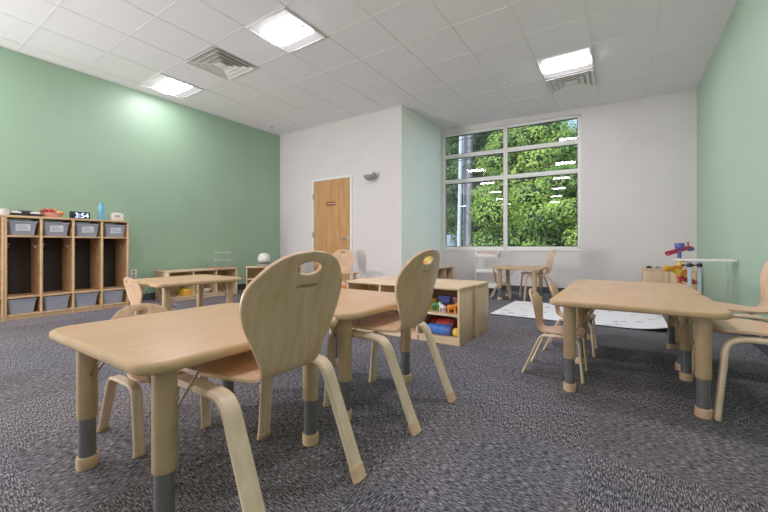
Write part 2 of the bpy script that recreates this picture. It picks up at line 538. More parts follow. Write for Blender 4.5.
lights = [(-2.96, 2.62, None),
          (-5.32, 2.62, 'square ceiling light closest to the long green wall'),
          (-.60, 4.96, 'square ceiling light touching an air vent near the window')]
for i, (x, y, lb) in enumerate(lights):
    cx, cy = cell(x, y)
    if i == 0: L0.location = (cx, cy, H - .004)
    else:
        r = dup(L0, (cx, cy, H - .004), 0, lb)
        if i == 1:
            for ch in r.children:
                if ch.name.startswith('diffuser'):
                    ch.data = ch.data.copy(); ch.data.materials[0] = MAT['diff_soft']
for x in (-.6, -2.96, -5.32):
    for y in ((2.62,) if x > -1 else ()) + (.27, -2.08, -4.43, -6.78):
        cx, cy = cell(x, y); r = dup(L0, (cx, cy, H - .004), 0, 'square ceiling light outside the photo, behind the viewpoint')
        if y < 1:
            for ch in r.children:
                if ch.name.startswith('diffuser'):
                    ch.data = ch.data.copy(); ch.data.materials[0] = MAT['diff_dim']

def make_vent(label):
    t = thing('ceiling_vent', label, 'air vent', group='square ceiling air vents')
    b = BM(); box(b, -.28, .28, -.28, .28, -.004, -.001); obj('vent_backing', b, 'ventgrey', t, 0)
    for k in range(4):
        w = .285 - .066 * k; b = BM(); h = .055
        # sloping square louvre ring
        o_ = [(-w, -w), (w, -w), (w, w), (-w, w)]; i_ = [(p * (w - h + .012) / w, q * (w - h + .012) / w) for p, q in o_]
        vo = [b.verts.new((p, q, -.03 + .004)) for p, q in o_]; vi = [b.verts.new((p, q, -.006)) for p, q in i_]
        vo2 = [b.verts.new((p * .985, q * .985, -.03)) for p, q in o_]
        for i in range(4):
            j = (i + 1) % 4
            b.faces.new((vo[i], vo[j], vi[j], vi[i])); b.faces.new((vo2[i], vo2[j], vo[j], vo[i]))
        obj('louvre', b, 'tbar' if k % 2 == 0 else 'trim', t, 0)
    b = BM(); box(b, -.06, .06, -.06, .06, -.03, -.022, .003); obj('centre_plate', b, 'tbar', t)
    return t
V0 = make_vent('square louvred air vent between two lights, nearer the long green wall')
c = cell(-4.14, 2.62); V0.location = (c[0], c[1], H - .002)
c = cell(-.6, 5.55); dup(V0, (c[0], c[1], H - .002), 0, 'square louvred air vent touching the light near the window')

def sprinkler(loc, label, dark=True):
    t = thing('fire_sprinkler', label, 'sprinkler', loc, group='ceiling sprinkler heads')
    b = BM(); lathe(b, [(.035, 0), (.035, -.004), (.02, -.01)], 16); obj('escutcheon', b, 'whiteplastic', t)
    b = BM(); lathe(b, [(.009, -.008), (.009, -.03), (.018, -.034), (.018, -.038)], 12); obj('head', b, 'grey' if dark else 'whiteplastic', t)
sprinkler((-5.5, 4.5, H - .001), 'dark sprinkler head in the ceiling corner above the door wall')
sprinkler((-1.36, 5.05, H - .001), 'pale sprinkler head in the ceiling left of the window side light', False)

# curved grey sensor on the wall beside the door
t = thing('wall_sensor', 'curved grey sensor high on the white wall beside the door', 'sensor', (-3.53, YD, 1.96))
b = BM(); lathe(b, [(.0, -.075), (.05, -.068), (.09, -.045), (.115, -.01), (.12, .01), (.1, .0), (.06, -.03), (.0, -.045)], 24, cap=False)
for v in b.verts: v.co.y = v.co.y * .75 - .09
obj('bowl', b, 'grey', t)
b = BM(); ball(b, (.085, -.09, .02), .04); obj('lens', b, 'grey', t)
b = BM(); box(b, -.03, .03, -.05, 0, -.05, -.02, .006); obj('mount', b, 'whiteplastic', t)
# electrical outlet
t = thing('wall_outlet', 'white electrical outlet on the green wall beside the lockers', 'outlet', (XL, 2.34, .4))
b = BM(); box(b, 0, .012, -.04, .04, -.06, .06, .004); obj('cover_plate', b, 'whiteplastic', t)
b = BM(); box(b, .012, .014, -.018, .018, .01, .04); box(b, .012, .014, -.018, .018, -.04, -.01); obj('socket', b, 'grey', t, 0)

# ------------------------------------------------------------------ chairs
def catmull(pts, n=12):
    P = [Vector(p) for p in pts]; out = []
    for i in range(len(P) - 1):
        p0 = P[max(i - 1, 0)]; p1 = P[i]; p2 = P[i + 1]; p3 = P[min(i + 2, len(P) - 1)]
        for k in range(n):
            t_ = k / n
            out.append(.5 * (2 * p1 + (p2 - p0) * t_ + (2 * p0 - 5 * p1 + 4 * p2 - p3) * t_ * t_ + (3 * p1 - p0 - 3 * p2 + p3) * t_ ** 3))
    out.append(P[-1]); return out
SIDE = catmull([(.245, .384), (.215, .396), (.12, .400), (.02, .396), (-.08, .391), (-.117, .400), (-.138, .430), (-.153, .49), (-.178, .62), (-.209, .72), (-.230, .777)], 14)
ARC = [0.0]
for a_, b_ in zip(SIDE, SIDE[1:]): ARC.append(ARC[-1] + (b_ - a_).length)
SL = ARC[-1]
def side_at(s):
    s = max(0, min(SL, s))
    for i in range(len(ARC) - 1):
        if s <= ARC[i + 1]:
            k = (s - ARC[i]) / (ARC[i + 1] - ARC[i]); p = SIDE[i].lerp(SIDE[i + 1], k)
            i0, i1 = max(i - 1, 0), min(i + 2, len(SIDE) - 1)
            tg = (SIDE[i1] - SIDE[i0]).normalized()
            return p, tg
SBEND = next(ARC[i] for i, p in enumerate(SIDE) if p.x < -.1)     # where seat turns into back
def shell_pt(u, s, off):
    p, tg = side_at(s)
    n = Vector((tg.y, -tg.x))          # towards the sitter's side: up on the seat, forwards on the back
    if n.y < 0 and s < SBEND: n = -n
    if s >= SBEND and n.x < 0: n = -n
    dish = (.55 if s > SBEND + .08 else .2) * u * u
    q = p + n * (off + dish)
    return Vector((q.x, u, q.y))
half = catmull([(0, 0), (.001, .09), (.006, .14), (.03, .175), (.08, .19), (.15, .187), (.24, .160), (.31, .126), (.355, .112), (SL - .385, .110), (SL - .33, .130), (SL - .27, .160), (SL - .205, .191), (SL - .155, .199), (SL - .11, .191), (SL - .065, .157), (SL - .03, .117), (SL - .008, .062), (SL, 0)], 5)
def hw_at(s):
    for a_, b_ in zip(half, half[1:]):
        if a_.x <= s <= b_.x: return a_.y + (b_.y - a_.y) * ((s - a_.x) / max(1e-9, b_.x - a_.x))
    return 0
HC = (0.0, SL - .055); HA, HB = .05, .021
def shell_mesh(s0, s1, hole):
    outl = [(h.y, h.x) for h in half if s0 < h.x < s1]
    pts = []
    def add_side(sgn):
        seq = [(sgn * u, s) for u, s in outl if u > 1e-6]
        return seq
    right = [(hw_at(s0), s0)] + add_side(1) if s0 > 0 else [(0, 0)] + add_side(1)
    if s1 < SL: right = right + [(hw_at(s1), s1)]
    else: right = right + [(0, SL)]
    left = [(-u, s) for u, s in reversed(right) if u > 1e-6]
    if s1 < SL or s0 > 0: pass
    poly = right + left
    holep = [(HC[0] + HA * math.cos(2 * PI * i / 28), HC[1] + HB * math.sin(2 * PI * i / 28)) for i in range(28)] if hole else []
    verts = [Vector(p) for p in poly]; edges = [(i, (i + 1) % len(poly)) for i in range(len(poly))]
    k = len(verts)
    verts += [Vector(p) for p in holep]; edges += [(k + i, k + (i + 1) % len(holep)) for i in range(len(holep))]
    st = .022
    ns = int((s1 - s0) / st)
    for j in range(1, ns):
        s = s0 + (s1 - s0) * j / ns
        hh = hw_at(s)
        nu = int(hh / .03)
        for i in range(-nu, nu + 1):
            u = i * .03
            if abs(u) > hh - .01: continue
            if hole and ((u - HC[0]) / (HA + .01)) ** 2 + ((s - HC[1]) / (HB + .01)) ** 2 < 1: continue
            verts.append(Vector((u, s)))
    vo, eo, fo_, *_ = delaunay_2d_cdt(verts, edges, [], 0, 1e-6)
    def inside(p):
        c_ = False; n_ = len(poly); j = n_ - 1
        for i in range(n_):
            xi, yi = poly[i]; xj, yj = poly[j]
            if (yi > p.y) != (yj > p.y) and p.x < (xj - xi) * (p.y - yi) / (yj - yi) + xi: c_ = not c_
            j = i
        return c_
    tris = []
    for f in fo_:
        cc = (vo[f[0]] + vo[f[1]] + vo[f[2]]) / 3
        if not inside(cc): continue
        if hole and ((cc.x - HC[0]) / HA) ** 2 + ((cc.y - HC[1]) / HB) ** 2 < .96: continue
        tris.append(f)
    T = .0065
    b = BM()
    top = [b.verts.new(shell_pt(v.x, v.y, T)) for v in vo]; bot = [b.verts.new(shell_pt(v.x, v.y, -T)) for v in vo]
    ecount = {}
    for f in tris:
        b.faces.new([top[i] for i in f]); b.faces.new([bot[i] for i in reversed(f)])
        for i in range(3):
            e = (f[i], f[(i + 1) % 3]); key = tuple(sorted(e)); ecount.setdefault(key, []).append(e)
    for key, l in ecount.items():
        if len(l) == 1:
            i, j = l[0]
            if abs(vo[i].y - vo[j].y) < 1e-5 and (abs(vo[i].y - s0) < 1e-5 and s0 > 0 or abs(vo[i].y - s1) < 1e-5 and s1 < SL): continue
            b.faces.new((top[j], top[i], bot[i], bot[j]))
    for v in [v for v in b.verts if not v.link_faces]: b.verts.remove(v)
    bmesh.ops.recalc_face_normals(b, faces=b.faces[:])
    es = [e for e in b.edges if len(e.link_faces) == 2 and e.calc_face_angle(0) > 1.0]
    bmesh.ops.bevel(b, geom=es, offset=.0025, segments=2, affect='EDGES', profile=.5)
    return b
FRAME = [(-.255, 0.0), (-.247, .018), (-.212, .10), (-.170, .20), (-.138, .275), (-.120, .318), (-.102, .350), (-.075, .370), (-.03, .376), (.05, .377), (.10, .377), (.155, .375), (.192, .364), (.212, .342), (.221, .305), (.225, .25), (.234, .15), (.245, .018), (.247, 0.0)]
NR = 9  # index where rear leg ends
def strip(path, y, wid, th, zmin=0.0):
    b = BM(); rings = []
    P = [Vector(p) for p in path]; n = len(P); r = th * .32
    for i, p in enumerate(P):
        tg = (P[min(i + 1, n - 1)] - P[max(i - 1, 0)]).normalized(); nn = Vector((-tg.y, tg.x))
        ring = []
        for sy, so_ in ((-1, -1), (1, -1), (1, 1), (-1, 1)):
            for k in (0, 1):
                # two points per rounded corner
                dy, dn = (wid / 2 - (r if (k == (1 if sy * so_ > 0 else 0)) else 0)), (th / 2 - (r if (k == (0 if sy * so_ > 0 else 1)) else 0))
                q = p + nn * so_ * dn
                ring.append((q.x, y + sy * dy, max(zmin, q.y)))
        rings.append([b.verts.new(c_) for c_ in ring])
    m = len(rings[0])
    for a, d_ in zip(rings, rings[1:]):
        for i in range(m): b.faces.new((a[i], a[(i + 1) % m], d_[(i + 1) % m], d_[i]))
    b.faces.new(rings[0][::-1]); b.faces.new(rings[-1])
    bmesh.ops.recalc_face_normals(b, faces=b.faces[:])
    return b
def make_chair(label):
    t = thing('plywood_chair', label, 'chair', group='bent plywood children chairs')
    obj('seat', shell_mesh(0, SBEND, False), 'ply', t, 40)
    back = obj('backrest', shell_mesh(SBEND, SL, True), 'ply', t, 40)
    sm = catmull(FRAME, 3); split = NR * 3
    def cut(path, z0):   # piece of path near the foot
        return [p for p in path if p.y <= z0]
    for y in (-.193, .193):
        rear, front = sm[:split + 1], sm[split:]
        for leg in (rear, front):
            lo = obj('leg', strip(leg, y, .056, .021), 'plyleg', t, 40)
            cp = [p for p in leg if p.y < .045]
            obj('foot_cap', strip(cp, y, .061, .027), 'cap', lo, 40)
    # maker's name printed on the back
    cu = bpy.data.curves.new('txt', 'FONT'); cu.body = 'Lakeshore'; cu.size = .02; cu.shear = .25; cu.align_x = 'CENTER'
    to = bpy.data.objects.new('txt', cu); COL.objects.link(to)
    dg = bpy.context.evaluated_depsgraph_get()
    me = bpy.data.meshes.new_from_object(to.evaluated_get(dg))
    b = BM(); b.from_mesh(me)
    for v in b.verts: v.co = shell_pt(v.co.x * -1 * 1.0, SL - .113 + v.co.y, -.0072) if False else shell_pt(-v.co.x, SL - .115 + v.co.y, -.0074)
    bpy.data.objects.remove(to); bpy.data.curves.remove(cu); bpy.data.meshes.remove(me)
    obj('lettering', b, 'darkink', back, 0)
    return t
CH = make_chair('large plywood chair in front of the near table, its back towards the viewer')
CH.location = (-1.0, .785, 0); CH.rotation_euler = (0, 0, PI)
G = 'bent plywood children chairs'
R_ = math.radians
dup(CH, (-.985, 1.545, 0), PI, 'large plywood chair at the second table, yellow showing through its handle slot')
dup(CH, (-1.69, .76, 0), 0, 'small plywood chair across the near table, handle slot peeking over its top', .68)
dup(CH, (-.36, 2.51, 0), 0, 'small plywood chair drawn up to the nearer table on the window side', .66)
dup(CH, (-.34, 3.12, 0), 0, 'small plywood chair behind another, at the far table of the right pair', .66)
dup(CH, (.603, 2.42, 0), PI, 'large plywood chair cut off by the photo edge, bent front leg beside a table leg')
dup(CH, (.60, 3.15, 0), PI, 'large pale plywood chair against the right green wall, back against the wall')
dup(CH, (-3.29, 1.43, 0), PI / 2, 'small plywood chair between the lockers and the table by the green wall', .70)
dup(CH, (-3.74, 4.50, 0), -.75, 'large plywood chair standing in front of the wooden door', .95)
dup(CH, (-1.05, 5.76, 0), PI + .38, 'large plywood chair under the window at the right end of the table', .97)
dup(CH, (-1.57, 5.62, 0), .15, 'small plywood chair under the window table, beside the white cart', .56)

# ------------------------------------------------------------------ tables
def make_table(label, height=.5, w=.75, d=.75):
    t = thing('activity_table', label, 'table', group='square adjustable children tables')
    b = BM(); prism(b, rrect(w, d, .075, 8), height - .032, height, .0125, 4, 0, None, 1)
    obj('tabletop', b, ['tabletop', 'edge'], t, 50)
    for sx in (-1, 1):
        for sy in (-1, 1):
            x, y = sx * (w / 2 - .097), sy * (d / 2 - .097)
            zt = height - .032
            b = BM(); lathe(b, [(.0305, .178), (.031, .182), (.031, zt)], 24, (x, y, 0))
            lg = obj('leg', b, 'tube', t)
            b = BM(); lathe(b, [(.0262, .03), (.0262, .19)], 24, (x, y, 0)); obj('metal_tube', b, 'chrome', lg)
            b = BM(); lathe(b, [(.0315, 0), (.0325, .004), (.0325, .036), (.031, .041), (.0262, .042)], 24, (x, y, 0)); obj('foot_cap', b, 'cap', lg)
            b = BM()
            for ax in (0, 1):
                e = (x - sx * .13, y, zt) if ax == 0 else (x, y - sy * .13, zt)
                tube(b, [(x - sx * .02 * (ax == 0), y - sy * .02 * (ax == 1), zt - .15), e], .0035, 6)
            obj('brace', b, 'wire', lg)
    return t
T0 = make_table('square maple table nearest the viewer, its rounded corner in front')
T0.location = (-1.33, .775, 0)
TG = 'square adjustable children tables'
dup(T0, (-1.345, 1.565, 0), 0, 'square maple table behind the nearest one, between two large chairs')
dup(T0, (.03, 2.5, 0), 0, 'square maple table of the right pair, the nearer one')
dup(T0, (.03, 3.26, 0), 0, 'square maple table of the right pair, the one nearer the play mat')
T3 = make_table('square maple table in front of the low shelf on the green wall', .5, .69, .75)
T3.location = (-3.30, 1.735, 0)
T2 = make_table('square maple table under the window', .485, .68, .64)
T2.location = (-1.29, 5.64, 0)

# ------------------------------------------------------------------ lockers
def make_locker(label, n, y0, pitch):
    D, Hh, th = .38, 1.122, .018
    t = thing('cubby_locker', label, 'locker', (XL + .03, y0, 0), group='wooden coat lockers')
    W = n * pitch
    b = BM(); box(b, 0, D + .008, -th / 2, W + th / 2, Hh - .022, Hh, .003); obj('top_board', b, 'cubby', t)
    for i in range(n + 1):
        y = i * pitch
        b = BM(); box(b, .004, D, y - th / 2, y + th / 2, 0, Hh - .022, .002); obj('upright', b, 'cubby', t)
    b = BM(); box(b, 0, .008, 0, W, .02, Hh - .03); obj('back_panel', b, 'cubbyback', t, 0)
    for z in (.055, .245, .908):
        for i in range(n):
            b = BM(); box(b, .008, D - .002, i * pitch + th / 2, (i + 1) * pitch - th / 2, z - .016, z, .001); obj('shelf', b, 'cubby', t)
    b = BM()
    for i in range(n): box(b, D - .03, D - .012, i * pitch + th / 2, (i + 1) * pitch - th / 2, 0, .039)
    obj('kickboard', b, 'cubby', t, 0)
    for i in range(n):
        for s in (0, 1):
            y = i * pitch + (th / 2 if s == 0 else pitch - th / 2); sg = 1 if s == 0 else -1
            b = BM(); tube(b, [(.25, y, .80), (.25, y + sg * .03, .80), (.25, y + sg * .045, .82)], .005, 8); tube(b, [(.25, y + sg * .004, .80), (.25, y + sg * .02, .775), (.25, y + sg * .035, .78)], .005, 8)
            obj('coat_hook', b, 'metal', t)
    return t
PIT = .283; Y0 = .985
make_locker('tall wooden coat locker with four dark compartments against the green wall', 4, Y0, PIT)
make_locker('second wooden coat locker cut off by the photo edge', 4, Y0 - 4 * PIT - .0195, PIT)
def make_bin(label, card):
    t = thing('storage_bin', label, 'bin', group='grey plastic bins in the lockers')
    b = BM(); h = .155 if card else .158
    # open tapered tub, x depth, y width
    r0 = rrect(.27, .19, .02, 4); r1 = rrect(.31, .232, .025, 4)
    v0 = [b.verts.new((x, y, 0)) for x, y in r0]; v1 = [b.verts.new((x, y, h)) for x, y in r1]
    v2 = [b.verts.new((x * .97, y * .97, h)) for x, y in r1]; v3 = [b.verts.new((x * .97, y * .97, .004)) for x, y in r0]
    n = len(r0)
    for A, B_ in ((v0, v1), (v1, v2), (v2, v3)):
        for i in range(n): b.faces.new((A[i], A[(i + 1) % n], B_[(i + 1) % n], B_[i]))
    b.faces.new(v0[::-1]); b.faces.new(v3)
    bmesh.ops.recalc_face_normals(b, faces=b.faces[:])
    obj('tub', b, 'bin', t, 40)
    b = BM(); prism(b, rrect(.326, .248, .03, 5), h - .012, h + .002, .003, 2)
    b2 = BM()
    ro = rrect(.326, .246, .03, 5); ri = rrect(.296, .216, .022, 5)
    b.free(); b = b2
    for z in (0, 1): pass
    a = [b.verts.new((x, y, h - .012)) for x, y in ro]; c_ = [b.verts.new((x, y, h + .002)) for x, y in ro]; d_ = [b.verts.new((x, y, h + .002)) for x, y in ri]; e_ = [b.verts.new((x, y, h - .012)) for x, y in ri]
    n = len(ro)
    for A, B_ in ((a, c_), (c_, d_), (d_, e_), (e_, a)):
        for i in range(n): b.faces.new((A[i], A[(i + 1) % n], B_[(i + 1) % n], B_[i]))
    bmesh.ops.recalc_face_normals(b, faces=b.faces[:])
    obj('rim', b, 'bin', t, 40)
    if card:
        b = BM(); quad(b, [(.1475, -.06, .045), (.1475, .058, .05), (.1565, .058, .125), (.1565, -.06, .12)])
        co = obj('label_card', b, 'card', t, 0)
        b = BM()
        for k in range(3):
            z = .065 + .018 * k; xx = .148 + (z - .045) * .12 + .0015
            quad(b, [(xx, -.045, z), (xx, .04 - .012 * k, z + .002), (xx + .0006, .04 - .012 * k, z + .007), (xx + .0006, -.045, z + .005)])
        obj('handwriting', b, 'ink', co, 0)
    return t
ords = ['first', 'second', 'third', 'fourth']
def cy_(i): return Y0 + PIT * (i + .5)
bx = XL + .03 + .205
B0 = make_bin('labelled grey bin on the top shelf of the locker, under the white tub and tray', True)
B0.location = (bx + .005, cy_(0) - .005, .909)
for i, lb in ((1, 'labelled grey bin on the top shelf of the locker, under the fruit basket'), (2, 'labelled grey bin on the top shelf of the locker, under the digital clock'), (3, 'labelled grey bin on the top shelf of the locker, under the white box')):
    dup(B0, (bx + .003 * i, cy_(i) + .004 * (i - 2), .909), .03 * (i - 2), lb, None, 'labelled bins on the top shelf of the lockers')
B0['group'] = 'labelled bins on the top shelf of the lockers'
B1 = make_bin('unlabelled grey bin at the locker foot, below the white tub and tray', False)
B1['group'] = 'unlabelled bins at the foot of the lockers'
B1.location = (bx, cy_(0) - .01, .056)
for i, lb in ((1, 'unlabelled grey bin at the locker foot, below the fruit basket column'), (2, 'unlabelled grey bin at the locker foot, below the digital clock column'), (3, 'unlabelled grey bin at the locker foot, in the end column beside a small chair')):
    dup(B1, (bx + .006 * (i % 2), cy_(i) - .004 * i, .056), .02 * (2 - i), lb)
ZT = 1.122
# things on top of the lockers
t = thing('digital_clock', 'black digital clock with pale digits on top of the lockers', 'clock', (-5.5, 1.625, ZT), 0)
b = BM(); box(b, -.03, .03, -.095, .095, 0, .085, .006); obj('case', b, 'clock', t)
cu = bpy.data.curves.new('txt', 'FONT'); cu.body = '3:54'; cu.size = .08; cu.align_x = 'CENTER'
to = bpy.data.objects.new('txt', cu); COL.objects.link(to)
dg = bpy.context.evaluated_depsgraph_get(); me = bpy.data.meshes.new_from_object(to.evaluated_get(dg))
b = BM(); b.from_mesh(me)
for v in b.verts: v.co = Vector((.0312, v.co.x * 1.0 + .012, .014 + v.co.y))
bpy.data.objects.remove(to); bpy.data.curves.remove(cu); bpy.data.meshes.remove(me)
obj('digits', b, 'digit', t, 0)
t = thing('water_bottle', 'blue translucent water bottle standing on the lockers', 'bottle', (-5.55, 1.86, ZT))
b = BM(); lathe(b, [(.036, 0), (.04, .006), (.04, .12), (.036, .14), (.04, .16), (.038, .175), (.02, .195)], 24); obj('body', b, 'bottle', t)
b = BM(); lathe(b, [(.024, .19), (.024, .222), (.018, .226)], 20); obj('cap', b, 'bottle', t)
t = thing('tissue_box', 'white rounded box on the locker end beside the blue bottle', 'box', (-5.55, 2.02, ZT))
b = BM(); prism(b, rrect(.11, .14, .02, 5), 0, .095, .006); obj('carton', b, 'whiteplastic', t)
b = BM(); prism(b, rrect(.07, .09, .015, 4), .095, .105, .003); obj('lid', b, 'whiteplastic', t)
b = BM(); box(b, .0552, .056, -.03, .02, .05, .07); obj('logo', b, 'grey', t, 0)
t = thing('fruit_basket', 'red and white basket of play fruit on the lockers', 'basket', (-5.55, 1.385, ZT))
b = BM(); lathe(b, [(.075, 0), (.1, .055), (.097, .055), (.072, .005)], 24, cap=False); lathe(b, [(.0, .004), (.074, .004)], 24, cap=False); obj('basket', b, 'salmon', t)
for k in range(9):
    a = k * 2.4; r = .025 + .02 * (k % 4)
    b = BM(); ball(b, (r * math.cos(a), r * math.sin(a), .055 + .012 * (k % 3)), .026, sub=2); obj('play_fruit', b, ('red', 'whiteplastic', 'red', 'orange', 'salmon')[k % 5], t)
t = thing('white_tub', 'small white tub on top of the lockers at the photo edge', 'tub', (-5.52, .985, ZT))
b = BM(); lathe(b, [(.04, 0), (.046, .05), (.05, .052), (.05, .062), (.03, .068)], 20); obj('body', b, 'whiteplastic', t)
t = thing('paper_tray', 'dark shallow tray with white paper rolls on the lockers', 'tray', (-5.55, 1.16, ZT))
b = BM(); box(b, -.08, .08, -.12, .12, 0, .008, .003)
for s in (-1, 1): box(b, -.08, .08, s * .117 - .003, s * .117 + .003, 0, .03); box(b, s * .077 - .003, s * .077 + .003, -.12, .12, 0, .03)
obj('tray', b, 'black', t)
for k, (y, l) in enumerate(((-.08, .07), (.07, .075))):
    b = BM(); lathe(b, [(.02, -l / 2), (.022, -l / 2 + .004), (.022, l / 2 - .004), (.02, l / 2)], 16, (.03, y, .03), matrix=Matrix.Rotation(PI / 2, 4, 'X')); obj('paper_roll', b, 'whiteplastic', t)
b = BM(); lathe(b, [(.02, -.06), (.022, -.05), (.022, .05), (.02, .06)], 16, (0, 0, .045), matrix=Matrix.Rotation(PI / 2, 4, 'X')); obj('black_roll', b, 'black', t)

# ------------------------------------------------------------------ low shelf units (local: front at y=0 facing -y, x along the unit)
def low_shelf(label, loc, rz, W, D, Hh, cols, mids, name='low_shelf', group='low wooden storage shelves'):
    t = thing(name, label, 'shelf', loc, rz, group)
    th = .018
    b = BM(); box(b, -.006, W + .006, -.008, D + .004, Hh - .02, Hh, .004); obj('top_board', b, 'shelf', t)
    for i in range(cols + 1):
        x = W * i / cols
        x0 = max(0, x - th / 2) if i < cols else W - th
        b = BM(); box(b, x0, x0 + th, 0, D, 0, Hh - .02, .002); obj('side_panel' if i in (0, cols) else 'divider', b, 'shelfv', t)
    b = BM(); box(b, th, W - th, D - .008, D, .02, Hh - .02); obj('back_panel', b, 'back', t, 0)
    b = BM(); box(b, th, W - th, .004, D - .008, .04, .056, .001); box(b, th, W - th, .012, .026, 0, .04); obj('bottom_board', b, 'shelf', t)
    for z in mids:
        for i in range(cols):
            a0 = W * i / cols + (th if i == 0 else th / 2); a1 = W * (i + 1) / cols - (th if i == cols - 1 else th / 2)
            b = BM(); box(b, a0, a1, .006, D - .008, z - .016, z, .001); obj('shelf_board', b, 'shelf', t)
    return t
low_shelf('low wooden shelf on the green wall under the clear tiered stand', (-5.35, 2.58, 0), PI / 2, 1.09, .40, .435, 3, ())
low_shelf('low wooden shelf in the green wall corner carrying the white domed toy', (-5.2, 3.73, 0), R_(54.3), .92, .33, .45, 2, (.25,))
low_shelf('double low shelf in the room middle, half with colourful toys facing the viewer', (-2.215, 2.70, 0), 0, 1.14, .315, .462, 3, (.245,))
low_shelf('double low shelf in the room middle, half facing the window', (-1.055, 3.365, 0), PI, 1.15, .325, .462, 3, (.245,))
low_shelf('low wooden shelf along the pale side wall left of the window', (-2.63, 5.28, 0), PI / 2, 1.02, .32, .42, 3, ())
# closed chest under the window by the right wall
t = thing('storage_chest', 'closed maple chest under the window wall at the right green wall', 'chest', (.22, 6.3, 0))
b = BM(); box(b, 0, .60, 0, .3, .0, .455, .004); obj('chest_body', b, 'shelfv', t)
b = BM(); box(b, -.008, .61, -.01, .305, .455, .475, .004); obj('chest_lid', b, 'shelf', t)
b = BM(); box(b, .02, .295, -.012, 0, .03, .44, .003); obj('chest_door', b, 'shelfv', t)
b = BM(); box(b, .305, .58, -.012, 0, .03, .44, .003); obj('chest_door', b, 'shelfv', t)
def toy_car(loc, rz, c, label, L=.09, group=None):
    t = thing('toy_car', label, 'toy car', loc, rz, group)
    b = BM(); prism(b, [(-.5 * L, .12 * L), (.5 * L, .12 * L), (.5 * L, .3 * L), (.28 * L, .36 * L), (.1 * L, .56 * L), (-.25 * L, .56 * L), (-.4 * L, .36 * L), (-.5 * L, .34 * L)], -.22 * L, .22 * L, .02 * L, 2, matrix=Matrix.Rotation(PI / 2, 4, 'X')); obj('body', b, c, t, 30)
    for sx in (-.28, .28):
        for sy in (-.22, .22):
            b = BM(); lathe(b, [(.11 * L, -.04 * L), (.12 * L, 0), (.11 * L, .04 * L)], 14, (sx * L, sy * L, .12 * L), matrix=Matrix.Rotation(PI / 2, 4, 'X')); obj('wheel', b, 'black', t)
    return t
toy_car((.30, 6.36, .475), .3, 'black', 'tiny black toy car on the chest, leftmost of three', .07)
toy_car((.40, 6.35, .475), 0, 'grey', 'tiny grey toy car on the chest, between two others', .07)
toy_car((.50, 6.37, .475), .8, 'navy', 'tiny dark blue toy car on the chest, nearest the marble run', .07)

# toys in the double shelf, right-hand column
zl, zu = .057, .246
def toy_tube(loc, rz, c, c2, label, L=.22, r=.042):
    t = thing('toy_tube', label, 'toy', loc, rz)
    mt = Matrix.Rotation(PI / 2, 4, 'Y')
    b = BM(); lathe(b, [(.0, -L / 2), (r * .7, -L / 2 + .002), (r, -L / 2 + .015), (r, L / 2 - .05)], 24, (0, 0, r), matrix=mt); obj('barrel', b, c, t)
    b = BM(); lathe(b, [(r * 1.06, L / 2 - .05), (r * 1.06, L / 2 - .01), (r * .8, L / 2), (0, L / 2)], 24, (0, 0, r), matrix=mt); obj('end_cap', b, c2, t)
    b = BM()
    for k in (-.25, 0): lathe(b, [(r * 1.03, k * L - .006), (r * 1.03, k * L + .006)], 24, (0, 0, r), matrix=mt)
    obj('band', b, c2, t)
toy_tube((-1.28, 2.775, zl), .06, 'blue', 'navy', 'long blue toy tube on the bottom of the double shelf')
toy_tube((-1.29, 2.885, zl), -.03, 'red', 'maroon', 'long red toy tube lying behind the blue one', .23, .058)
def toy_box(loc, rz, c, label, s=(.1, .06, .05)):
    t = thing('toy_box', label, 'toy box', loc, rz)
    b = BM(); box(b, -s[0] / 2, s[0] / 2, -s[1] / 2, s[1] / 2, 0, s[2] * .75, .004); obj('base', b, c, t)
    b = BM(); box(b, -s[0] / 2 - .003, s[0] / 2 + .003, -s[1] / 2 - .003, s[1] / 2 + .003, s[2] * .75, s[2], .004); obj('lid', b, c, t)
    return t
toy_box((-1.30, 2.978, zl), 0, 'greenp', 'long green toy box at the back of the lower toy shelf', (.24, .028, .16))
toy_box((-1.145, 2.977, zl), 0, 'red', 'red toy box behind the yellow ball on the lower toy shelf', (.09, .05, .11))
o = obj('yellow_ball', ball(BM(), (0, 0, .035), .035, sub=3), 'yellow', None, 60, (-1.131, 2.775, zl)); tag(o, 'yellow ball at the right end of the lower toy shelf', 'ball')
o = obj('orange_ball', ball(BM(), (0, 0, .03), .03, sub=3), 'orange', None, 60, (-1.13, 2.875, zl)); tag(o, 'orange ball behind the yellow one on the lower toy shelf', 'ball')
def toy_animal(loc, rz, c, label, L=.1):
    t = thing('toy_animal', label, 'toy animal', loc, rz)
    b = BM(); ball(b, (0, 0, .5 * L), .26 * L, (1.5, .8, .85)); ball(b, (.42 * L, 0, .68 * L), .17 * L, (1.2, .8, .9)); ball(b, (.22 * L, 0, .6 * L), .16 * L)
    for sx in (-.25, .25):
        for sy in (-.12, .12): tube(b, [(sx * L, sy * L, .45 * L), (sx * L, sy * L, 0)], [.08 * L, .065 * L], 8)
    tube(b, [(-.36 * L, 0, .55 * L), (-.5 * L, 0, .4 * L)], [.05 * L, .02 * L], 6)
    for sy in (-.08, .08): ball(b, (.36 * L, sy * L, .82 * L), .05 * L, sub=1)
    obj('body', b, c, t, 60); return t
toy_animal((-1.165, 2.755, zu), .5, 'orange', 'orange toy animal at the front of the upper toy shelf', .10)
toy_animal((-1.25, 2.765, zu), 2.6, 'whiteplastic', 'white toy animal on the upper toy shelf', .09)
toy_animal((-1.33, 2.80, zu), .2, 'greenp', 'green toy animal on the upper toy shelf', .1)
toy_car((-1.20, 2.83, zu), .6, 'red', 'red toy car behind the toy animals on the upper shelf', .1)
toy_box((-1.29, 2.90, zu), .2, 'navy', 'dark blue toy box at the back of the upper toy shelf', (.1, .06, .12))
